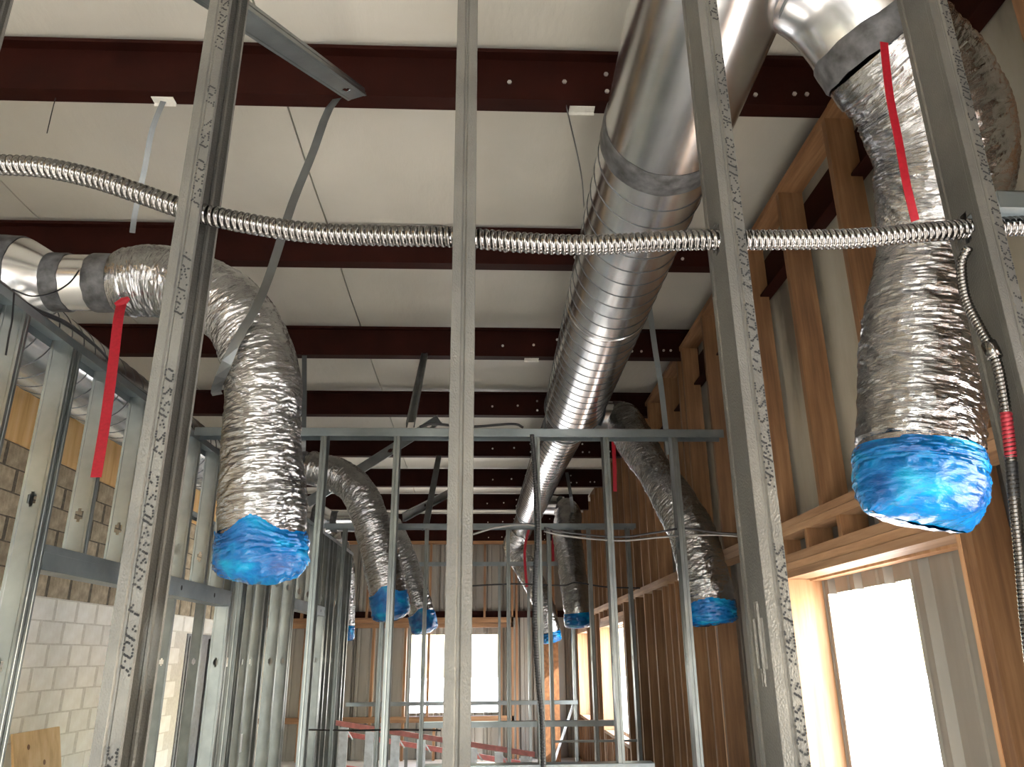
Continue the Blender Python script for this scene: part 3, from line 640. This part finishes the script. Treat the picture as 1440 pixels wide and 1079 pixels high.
# flexible foil ducts with blue film over their open ends
def flex(label, pts, radii, capl, group='foil flexible ducts', res=1.0, seed=1, amp=0.010, flap=0.0, sag=0.05, collar=0.126, capslope=0.0, rnd=0.35):
    base = pts[-1]
    t_ = thing('flexible_duct', tuple(base), label, 'duct', group)
    L0 = spline(pts, 50)[1]; nv = int(L0 / 0.006 * res); nu = int(170 * res)
    P, L_ = spline(pts, nv); T, A, B = frames(P)
    s = np.linspace(0, L_, nv); r = np.interp(np.linspace(0, 1, nv), np.linspace(0, 1, len(radii)), radii)
    r = np.where(s < 0.06, collar + 0.006 + (r - collar) * np.clip(s / 0.06, 0, 1) ** 0.5, r)
    U, V_ = np.meshgrid(np.linspace(0, 1, nu, endpoint=False), s)
    def disp(U, V_, a):
        wv = 5.0 * vnoise(U * 5, V_ * 5, seed + 9, 5)
        w1 = 1 - np.abs(2 * vnoise(U * 14, V_ * 58 + wv, seed, 14) - 1)
        w2 = 1 - np.abs(2 * vnoise(U * 34, V_ * 90 + wv, seed + 1, 34) - 1)
        w4 = 1 - np.abs(2 * vnoise(U * 7, V_ * 20 + wv, seed + 4, 7) - 1)
        w3 = vnoise(U * 4, V_ * 6, seed + 2, 4) - 0.5
        return a * (0.55 * (w1 - 0.5) + 0.35 * (w2 - 0.5) + 0.55 * (w4 - 0.5) + 1.3 * w3)
    r = r * np.where(s > L_ - capl * 1.3, 0.97, 1.0)
    D = disp(U, V_, amp) * np.where(V_ > L_ - capl * 1.3 - flap, 0.45, 1.0) * np.clip(V_ / 0.10, 0.08, 1); th = U * 2 * math.pi
    X = P[:, None, :] + (r[:, None] + D)[..., None] * (np.cos(th)[..., None] * A[:, None, :] + np.sin(th)[..., None] * B[:, None, :])
    def grid(X, uvs):
        b = MB(); nv_, nu_ = X.shape[:2]
        # seam column duplicated so that the UVs do not wrap back
        X2 = np.concatenate([X, X[:, :1]], 1); uv2 = np.concatenate([uvs, uvs[:, :1] + np.array([0.0, 0.0])], 1); uv2[:, -1, 0] = uvs[:, -1, 0] + (uvs[:, 1, 0] - uvs[:, 0, 0])
        b.rings([list(map(tuple, row)) for row in X2], False); b.uv = uv2.reshape(-1, 2); return b
    grid(X, np.stack([U * 2 * math.pi * 0.16, V_], -1)).build('foil_sleeve', 'foil', t_, smooth=False)
    # blue cap: a film bag pulled over the end and flattened shut along a line
    nc = max(18, int(56 * res)); ncu = nu; e = P[-1]; tE = T[-1]; rE = r[-1]
    aE = norm(np.array([1.0, 0.25, 0]) - tE * np.dot([1.0, 0.25, 0], tE)); bE = np.cross(tE, aE)
    uu = np.linspace(0, 1, ncu, endpoint=False); th = uu * 2 * math.pi; rows = []; uvr = []
    topj = capl * (1 + 0.12 * (vnoise(uu * 6, uu * 0 + 3, seed + 5, 6) - 0.5) * 2) + flap * np.exp(-((uu - 0.29) / 0.07) ** 2) + flap * 0.4 * np.exp(-((uu - 0.5) / 0.05) ** 2)
    topj = topj + capslope * np.cos(th); fq = 0.5
    for q in np.linspace(0, 1, nc):
        w = disp(uu, np.full(ncu, q * 0.3 + 7), 0.013)
        if q < fq:
            k_ = q / fq; d = -topj * (1 - k_); rx = ry = rE * (1.075 + 0.02 * math.sin(math.pi * k_)) * np.ones(ncu); ww = 0.55
        else:
            k_ = (q - fq) / (1 - fq); d = np.full(ncu, sag * k_ ** 0.9)
            rx = rE * 1.075 * (1 - rnd * k_ ** 3) * np.ones(ncu); ry = rE * 1.075 * math.sqrt(max(0.0, 1 - k_ ** 2.2)) * np.ones(ncu) + 0.0005; ww = 0.9 * (1 - 0.6 * k_)
            d = d - rnd * 0.6 * sag * k_ * np.abs(np.cos(th)) ** 2.5
        cidx = np.clip(((L_ + d) / L_ * (nv - 1)), 0, nv - 1).astype(int)
        c = np.where((d < 0)[:, None] & (q < fq), P[cidx], e + tE * (d * (q >= fq))[:, None] + tE * (w * (1.0 if q >= fq else 0))[:, None])
        rows.append(c + (rx + w * ww)[:, None] * np.cos(th)[:, None] * aE + (ry + w * ww * (1 if q < fq else 1 - k_))[:, None] * np.sin(th)[:, None] * bE); uvr.append(np.stack([uu, np.full(ncu, q * 0.3)], -1))
    grid(np.array(rows), np.array(uvr)).build('blue_film_cap', 'blue_film', t_, smooth=True, label='crumpled translucent blue plastic film over the open end')
    return t_, P
def LL(p): return (p[0] + KS * p[1], p[1], p[2])
fL1, _ = flex('big crumpled foil duct hanging at the left with a blue plastic capped end', [LL((-1.675, 3.2, 1.60)), (-1.40, 3.19, 1.60), (-1.10, 3.15, 1.46), (-0.92, 3.11, 1.14), (-0.885, 3.1, 0.80), (-0.85, 3.1, 0.47), (-0.843, 3.1, 0.375)],
     [0.15, 0.16, 0.155, 0.155, 0.152, 0.165, 0.168], 0.075, seed=3, flap=0.065, sag=0.10)
fR1, _ = flex('big crumpled foil duct with blue capped end hanging at the right before the window', [tuple(Pb[-1] + dB * 0.01), (1.26, 1.75, 1.50), (1.33, 1.83, 1.32), (1.285, 1.92, 1.08), (1.225, 1.94, 0.78), (1.165, 1.94, 0.52), (1.15, 1.94, 0.435)],
     [0.175, 0.19, 0.18, 0.135, 0.158, 0.155, 0.150], 0.06, seed=5, sag=0.12, collar=0.168, capslope=0.0, rnd=0.02)
q = [atY(885, 587, 6.05), atY(905, 640, 5.6), atY(938, 690, 5.25), atY(972, 750, 5.05), atY(994, 830, 4.95), atY(1001, 872, 4.95)]
flex('foil duct hanging just behind the second partition on the right, blue plastic over its end', [(1.17, 6.05, 1.86)] + [tuple(p) for p in q[1:]], [0.14, 0.15, 0.12, 0.145, 0.152, 0.155], 0.11, seed=8, res=0.8, sag=0.03)
q = [atY(480, 672, 6.75), atY(508, 700, 6.7), atY(530, 765, 6.7), atY(545, 830, 6.7), atY(550, 858, 6.7)]
flex('foil duct with a blue capped end behind the second partition, left of the central stud', [LL((-1.62, 6.75, 1.60))] + [tuple(p) for p in q], [0.15, 0.155, 0.15, 0.155, 0.155, 0.155], 0.12, seed=11, res=0.6, flap=0.05, sag=0.09)
q = [atY(548, 742, 9.6), atY(568, 785, 9.5), atY(586, 840, 9.4), atY(597, 880, 9.4)]
flex('far foil duct with blue capped end just left of the central stud', [LL((-1.52, 9.7, 1.60)), tuple(q[0] - np.array([0.12, -0.03, -0.03]))] + [tuple(p) for p in q], [0.15, 0.15, 0.15, 0.145, 0.145, 0.15], 0.12, seed=14, res=0.5, flap=0.05, sag=0.09)
p = atY(490, 815, 11.3); p2 = atY(489, 893, 11.3)
flex('farthest left foil duct, a thin strip with a blue end beside the left partition', [LL((-2.1, 11.3, 1.60)), (-1.98, 11.3, 1.55), tuple(p + np.array([-0.03, 0, 0.1])), tuple((p + p2) / 2), tuple(p2)], [0.12, 0.12, 0.10, 0.09, 0.09], 0.10, seed=17, res=0.4, sag=0.08)
q = [atY(797, 745, 9.6), atY(803, 790, 9.2), atY(811, 850, 8.9), atY(814, 877, 8.9)]
flex('far foil duct with blue capped end hanging right of the big spiral duct', [(1.08, 10.0, 1.85), (1.16, 9.9, 1.72)] + [tuple(p) for p in q], [0.15, 0.17, 0.17, 0.16, 0.15, 0.15], 0.11, seed=20, res=0.5, sag=0.05)
q = [atY(722, 772, 12.2), atY(740, 800, 12.1), atY(764, 850, 11.8), atY(776, 900, 11.8)]
flex('foil duct turning down from the far end of the big spiral duct', [(dax(12.0), 11.99, DZC)] + [tuple(p) for p in q], [0.16, 0.17, 0.17, 0.15, 0.14], 0.10, seed=23, res=0.5, collar=0.155)

# ================================================================ STRAPS
def strap(name, pts, w, label, cat, mat, side=(1, 0, 0), group=None, th=0.0015, n=24):
    return tag(MB().ribbon(pts, side, w, th, n).build(name, mat), label, cat, group)
g = 'hanging steel straps'
Y1 = PY[5]
p0 = atY(238, 122, Y1 + 0.05); strap('steel_strap', [p0 + np.array([-0.03, 0, 0.012]), p0, atY(215, 180, 3.05), atY(203, 240, 3.13), atY(190, 300, 3.2), atY(186, 328, 3.22)], 0.024, 'thin steel strap hanging from the nearest purlin to the left foil duct collar', 'strap', 'dull_steel', (1, 0.3, 0), g)
p0 = atY(483, 131, Y1 + 0.03); strap('steel_strap', [p0 + np.array([0.03, 0, 0.012]), p0, atY(462, 155, 2.97), atY(440, 215, 2.96), atY(410, 290, 2.94), atY(385, 370, 2.93), atY(362, 430, 2.92), atY(335, 475, 2.93), atY(315, 520, 2.97), atY(304, 548, 3.10), atY(306, 556, 3.22)], 0.042, 'wider perforated steel strap slanting down and around the big left foil duct', 'strap', 'dull_steel', (1, -0.2, 0.2), g)
p0 = atY(903, 377, PY[6] + 0.04); strap('steel_strap', [p0, atY(912, 425, 4.58), atY(921, 490, 4.66), atY(929, 540, 4.72), atY(936, 600, 4.78), atY(941, 640, 4.82)], 0.036, 'steel strap hanging right of the big duct above the second partition', 'strap', 'track_steel', (1, 0, 0), g)
p0 = atY(428, 497, PY[7]); strap('steel_strap', [p0, atY(428, 560, 6.4), atY(427, 620, 6.7), atY(426, 652, 6.72)], 0.04, 'steel strap hanging straight down to the collar behind the second partition', 'strap', 'dull_steel', (1, 0, 0), g)
strap('steel_strap', [(dax(PY[5]) - 0.30, Y1 + 0.04, zb(Y1)), (dax(Y1) - 0.245, Y1 + 0.04, 2.1), (dax(Y1) - DR - 0.006, Y1 + 0.04, DZC + 0.04)], 0.02, 'thin steel strap from the nearest purlin down the left side of the big duct', 'strap', 'dull_steel', (0, 1, 0), g)
p0 = atY(868, 540, PY[7] + 0.05); strap('steel_strap', [(dax(6.1) + 0.30, 6.0, zb(6.0)), (dax(6.1) + 0.27, 5.95, 2.1), (dax(6.1) + DR + 0.02, 5.9, 1.85), (dax(6.1) + 0.21, 5.9, 1.74)], 0.045, 'bright steel strap down the right side of the big duct at its reducer', 'strap', 'track_steel', (0.7, -0.7, 0), g)
p0 = atY(797, 665, PY[9]); strap('steel_strap', [p0, atY(803, 700, 9.0), atY(805, 722, 9.6)], 0.04, 'short steel strap behind the big duct near its far end', 'strap', 'dull_steel', (1, 0, 0), g)
g = 'red webbing ties'
strap('red_tie', [atY(172, 424, 3.08), atY(166, 452, 3.03), atY(158, 520, 3.0), atY(147, 600, 2.98), atY(135, 672, 2.97)], 0.040, 'red webbing tie hanging from the left collar in front of the left partition', 'strap', 'red_webbing', (1, 0.1, 0), g, 0.002)
kp = atY(174, 424, 3.07)
MB().tube([kp + np.array([-0.03, 0, -0.02]), kp, kp + np.array([0.02, 0.0, 0.015])], [0.012, 0.018, 0.008], 8).build('knot', 'red_webbing', bpy.data.objects['red_tie'])
strap('red_tie', [atY(1243, 60, 1.555), atY(1246, 92, 1.56), atY(1252, 140, 1.57), atY(1264, 200, 1.58), atY(1275, 260, 1.60), atY(1287, 311, 1.64)], 0.022, 'red webbing tie hanging from the mastic band at the upper right', 'strap', 'red_webbing', (1, 0.1, 0), g, 0.002)
strap('red_tie', [atY(861, 592, 5.95), atY(862, 612, 5.9), atY(864, 650, 5.85), atY(865, 692, 5.85)], 0.03, 'small red webbing tie below the second partition track', 'strap', 'red_webbing', (1, 0, 0), g, 0.002)
strap('red_tie', [(dax(10.9) + 0.03, 10.9, DZC - 0.158), atY(739, 765, 10.9), atY(738, 790, 10.9), atY(741, 826, 10.9)], 0.035, 'small red webbing tie hanging from the far end of the big duct', 'strap', 'red_webbing', (1, 0, 0), g, 0.002)
strap('red_tie', [(1.03, 9.9, 1.72), atY(778, 755, 9.7), atY(778, 790, 9.6)], 0.03, 'faint red webbing tie beside the far right foil duct', 'strap', 'red_webbing', (1, 0, 0), g, 0.002)

# ================================================================ CONDUIT AND CABLES
def corrugated(path, R_, pitch, depth, n=14, per=6, sharp=0.6):
    P, L_ = spline(path, int(spline(path, 60)[1] / pitch * per)); T, A, B = frames(P); th = np.linspace(0, 2 * math.pi, n, endpoint=False); rows = []
    for i in range(len(P)):
        s = i / per; ph = (s - th / (2 * math.pi)) % 1.0
        rr = R_ - depth + depth * np.abs(np.sin(math.pi * ph)) ** sharp
        rows.append(P[i] + rr[:, None] * (np.cos(th)[:, None] * A[i] + np.sin(th)[:, None] * B[i]))
    return MB().rings(rows, True, True, True)
tag(corrugated(CPath, 0.0162, 0.0098, 0.0034, 18, 8).build('flexible_conduit', 'conduit_steel', None, smooth=True), 'ribbed flexible steel conduit running level through the nearest studs', 'conduit')
vp = [(1362, 348, 0.752), (1352, 372, 0.748), (1358, 420, 0.748), (1378, 462, 0.75), (1398, 500, 0.752), (1410, 550, 0.753), (1419, 620, 0.753), (1426, 700, 0.753), (1434, 780, 0.753), (1441, 860, 0.753), (1452, 960, 0.753), (1464, 1079, 0.753)]
VP = np.array([atX(*a) for a in vp])
vc = thing('armored_cable', tuple(VP[-1]), 'thin ribbed armored cable running down the rightmost stud', 'cable')
def sub(a, b): return [p for p in spline(VP, 120)[0][int(a * 119):int(b * 119) + 1]]
corrugated(sub(0, 1), 0.0078, 0.0058, 0.0016, 12, 6).build('armor', 'conduit_steel', vc, smooth=True)
corrugated(sub(0.37, 0.46), 0.0082, 0.0058, 0.0014, 12, 6).build('red_marking', 'red_mark', vc, smooth=True, label='dull red painted section')
corrugated(sub(0.47, 0.53), 0.0082, 0.0058, 0.0012, 12, 6).build('black_marking', 'black_jacket', vc, smooth=True, label='black taped section')
i = sub(0.232, 0.262); MB().tube([i[0], i[len(i) // 2], i[-1]], 0.0105, 12).build('coupling', 'conduit_steel', vc, smooth=True)
def cable(name, pts, r, label, mat, cat='cable', n=60, group=None): return tag(MB().tube(pts, r, 8, True, n).build(name, mat, None, smooth=True), label, cat, group)
g = 'thin electrical cables'
for dz, mt_, lab in ((0, 'black_jacket', 'upper of two thin cables strung level through the second partition on the right'), (5, 'grey_jacket', 'lower of two thin cables strung level through the second partition on the right')):
    cable('electrical_cable', [atY(765, 743 + dz, 4.45), atY(800, 750 + dz, 4.45), atY(870, 756 + dz, 4.45), atY(920, 750 + dz * 1.4, 4.45), atY(962, 744 + dz * 2, 4.45), atY(1010, 750 + dz * 0.6, 4.45), atY(1060, 752 + dz, 4.45)], 0.0065, lab, mt_, group=g)
cable('electrical_cable', [atY(640, 826, 7.9), atY(720, 822, 7.9), atY(790, 824, 7.9), atY(810, 820, 7.9), atY(850, 826, 7.9), atY(900, 828, 7.9)], 0.008, 'thin dark cable strung level through the third partition', 'black_jacket', group=g)
cable('electrical_cable', [atY(665, 752, 4.45), atY(700, 742, 4.45), atY(740, 738, 4.45), atY(760, 742, 4.45)], 0.0065, 'thin pale cable right of the central stud', 'grey_jacket', group=g)
cable('electrical_cable', [atX(428, 1027, -1.7), atY(500, 1028, 7.6), atY(560, 1027, 7.85), atY(620, 1028, 7.9)], 0.008, 'thin dark cable strung level low down left of the central stud', 'black_jacket', group=g)
cable('electrical_cable', [atY(590, 601, 4.45), atY(610, 597, 4.45), atY(660, 601, 4.45), atY(720, 597, 4.45), atY(736, 602, 4.45)], 0.008, 'dark cable looping over the top track of the second partition', 'black_jacket', group=g)
bc = [(748, 612), (752, 660), (756, 740), (753, 800), (752, 850), (753, 900), (757, 960), (762, 1010), (764, 1079), (765, 1200)]
tag(corrugated([atY(x, y, 4.36) for x, y in bc], 0.014, 0.014, 0.003, 12, 6).build('black_conduit', 'black_jacket', None, smooth=True), 'black ribbed flexible conduit running down a stud of the second partition', 'conduit')
for i, (dx, dz) in enumerate(((0.0, 0.0), (0.016, 0.014), (-0.016, 0.010), (0.03, 0.0), (0.01, 0.028))):
    cable('armored_cable', [LL((LX - 0.07 + dx, y, TOP + 0.011 + dz + 0.02 * math.sin(y * 1.7 + i) ** 2 + (0.05 if y > 2.9 and y < 3.5 else 0) * (i % 2))) for y in (2.4, 2.8, 3.1, 3.4, 3.7, 4.2, 5.0, 6.0)], 0.006,
          '%s cable of the bundle lying along the top track of the left partition' % ['first', 'second', 'third', 'fourth', 'topmost'][i], 'grey_jacket' if i % 2 == 0 else 'black_jacket', group='cables on the left track')
cable('black_wire', [atY(18, 408, 2.62), atY(45, 417, 2.75), atY(75, 412, 2.85), atY(98, 398, 2.9), atY(112, 380, 2.95)], 0.0035, 'loose black wire curling in front of the left collar', 'black_jacket', 'wire', 30)
cable('black_wire', [atY(20, 412, 2.62), atY(17, 450, 2.6), atY(13, 470, 2.6), atY(8, 500, 2.6)], 0.0035, 'loose black wire dangling from the left track at the photo edge', 'black_jacket', 'wire', 30)
cable('ceiling_wire', [atY(84, 118, Y1 + 0.06), atY(75, 150, Y1 + 0.06), atY(66, 188, Y1 + 0.06)], 0.0022, 'thin dark wire hanging from the nearest purlin at the upper left', 'black_jacket', 'wire', 12)

# ================================================================ LOOSE THINGS
b = MB(); pt = [atX(18, 1034, -3.72), atX(84, 1022, -3.72)]
y0_, y1_ = pt[0][1], pt[1][1]; zt = (pt[0][2] + pt[1][2]) / 2
b.add([(-3.45, y0_, FLO), (-3.45, y1_, FLO), (-3.72, y1_, zt), (-3.72, y0_, zt), (-3.468, y0_, FLO), (-3.468, y1_, FLO), (-3.738, y1_, zt), (-3.738, y0_, zt)],
      [(0, 1, 2, 3), (7, 6, 5, 4), (0, 4, 5, 1), (1, 5, 6, 2), (2, 6, 7, 3), (3, 7, 4, 0)])
ply = thing('plywood_sheet', (-3.6, (y0_ + y1_) / 2, FLO), 'pale plywood sheet leaning by the block wall at the lower left', 'board')
b.build('sheet', 'plywood', ply)
for fy_, fz_ in ((0.3, 0.10), (0.62, 0.22), (0.25, 0.5)):
    yy = y0_ + (y1_ - y0_) * fy_; k_ = 1 - fz_; xx = -3.45 + (-3.72 + 3.45) * k_; zz = FLO + (zt - FLO) * k_
    MB().rings([ring((xx + 0.001, yy, zz), (1, 0, 0.2), 0.022, 10), ring((xx + 0.002, yy, zz), (1, 0, 0.2), 0.020, 10)], True, False, True).build('knot', 'osb_brown', ply)
# fibreglass stepladder lying on its side across two sawhorses
ladY = 9.0
A0 = atY(470, 1017, ladY); A1 = atY(752, 1062, ladY); d = A1 - A0; dn = norm(d)
lad = thing('stepladder', ((A0[0] + A1[0]) / 2, ladY, A1[2] - 0.5), 'pink-red fibreglass stepladder lying on its side behind the studs at the bottom', 'ladder')
dnz = np.array([0, 0, 1.0])
MB().bar(A0, A1, 0.03, 0.05).build('rail', 'pink_fiberglass', lad); MB().bar(A0 - dnz * 0.46, A1 - dnz * 0.40, 0.03, 0.05).build('rail', 'pink_fiberglass', lad)
MB().bar(A0 + np.array([0.02, 0.32, -0.13]), A1 + np.array([0, 0.12, -0.12]), 0.03, 0.05).build('rear_rail', 'pink_fiberglass', lad); MB().bar(A0 + np.array([0.02, 0.32, -0.46]), A1 + np.array([0, 0.12, -0.42]), 0.03, 0.05).build('rear_rail', 'pink_fiberglass', lad)
for q in np.linspace(0.05, 0.95, 8):
    c = A0 + d * q; MB().bar(c - dnz * 0.03, c - dnz * (0.43 - 0.04 * q), 0.09, 0.03, (0, 1, 0)).build('step', 'aluminium', lad)
    MB().bar(c + np.array([0.02, -0.02, -0.04]), c + np.array([0.10, -0.02, -0.15]), 0.012, 0.012, (0, 1, 0)).build('step_brace', 'aluminium', lad)
for i, q in enumerate((0.12, 0.85)):
    c = A0 + d * q; zt = c[2] - 0.50 + 0.03 * q
    sh = thing('sawhorse', (c[0], ladY + 0.15, FLO), '%s wooden sawhorse under the pink ladder' % ('left' if i == 0 else 'right'), 'sawhorse')
    MB().box(c[0] - 0.045, c[0] + 0.045, ladY - 0.15, ladY + 0.55, zt - 0.04, zt).build('top_beam', 'pine_y', sh)
    for sx in (-1, 1):
        for yy in (ladY - 0.05, ladY + 0.45): MB().bar((c[0] + sx * 0.03, yy, zt - 0.02), (c[0] + sx * 0.2, yy, FLO), 0.06, 0.03, (0, 1, 0)).build('leg', 'pine_z', sh)

# electrical boxes on the left partition
for i, (px, py, lab) in enumerate(((338, 1046, 'grey metal electrical box low on the left partition beside the doorway'), (566 - 24, 995, ''))):
    if not lab: continue
    p = atX(px, py, LX + 0.07)
    eb = thing('electrical_box', (p[0] - 0.03, p[1], p[2] - 0.055), lab, 'electrical box')
    MB().box(p[0] - 0.06, p[0], p[1] - 0.026, p[1] + 0.026, p[2] - 0.055, p[2] + 0.055).build('box_body', 'track_steel', eb)
    MB().box(p[0], p[0] + 0.004, p[1] - 0.032, p[1] + 0.032, p[2] - 0.06, p[2] + 0.06).build('mud_ring', 'aluminium', eb)
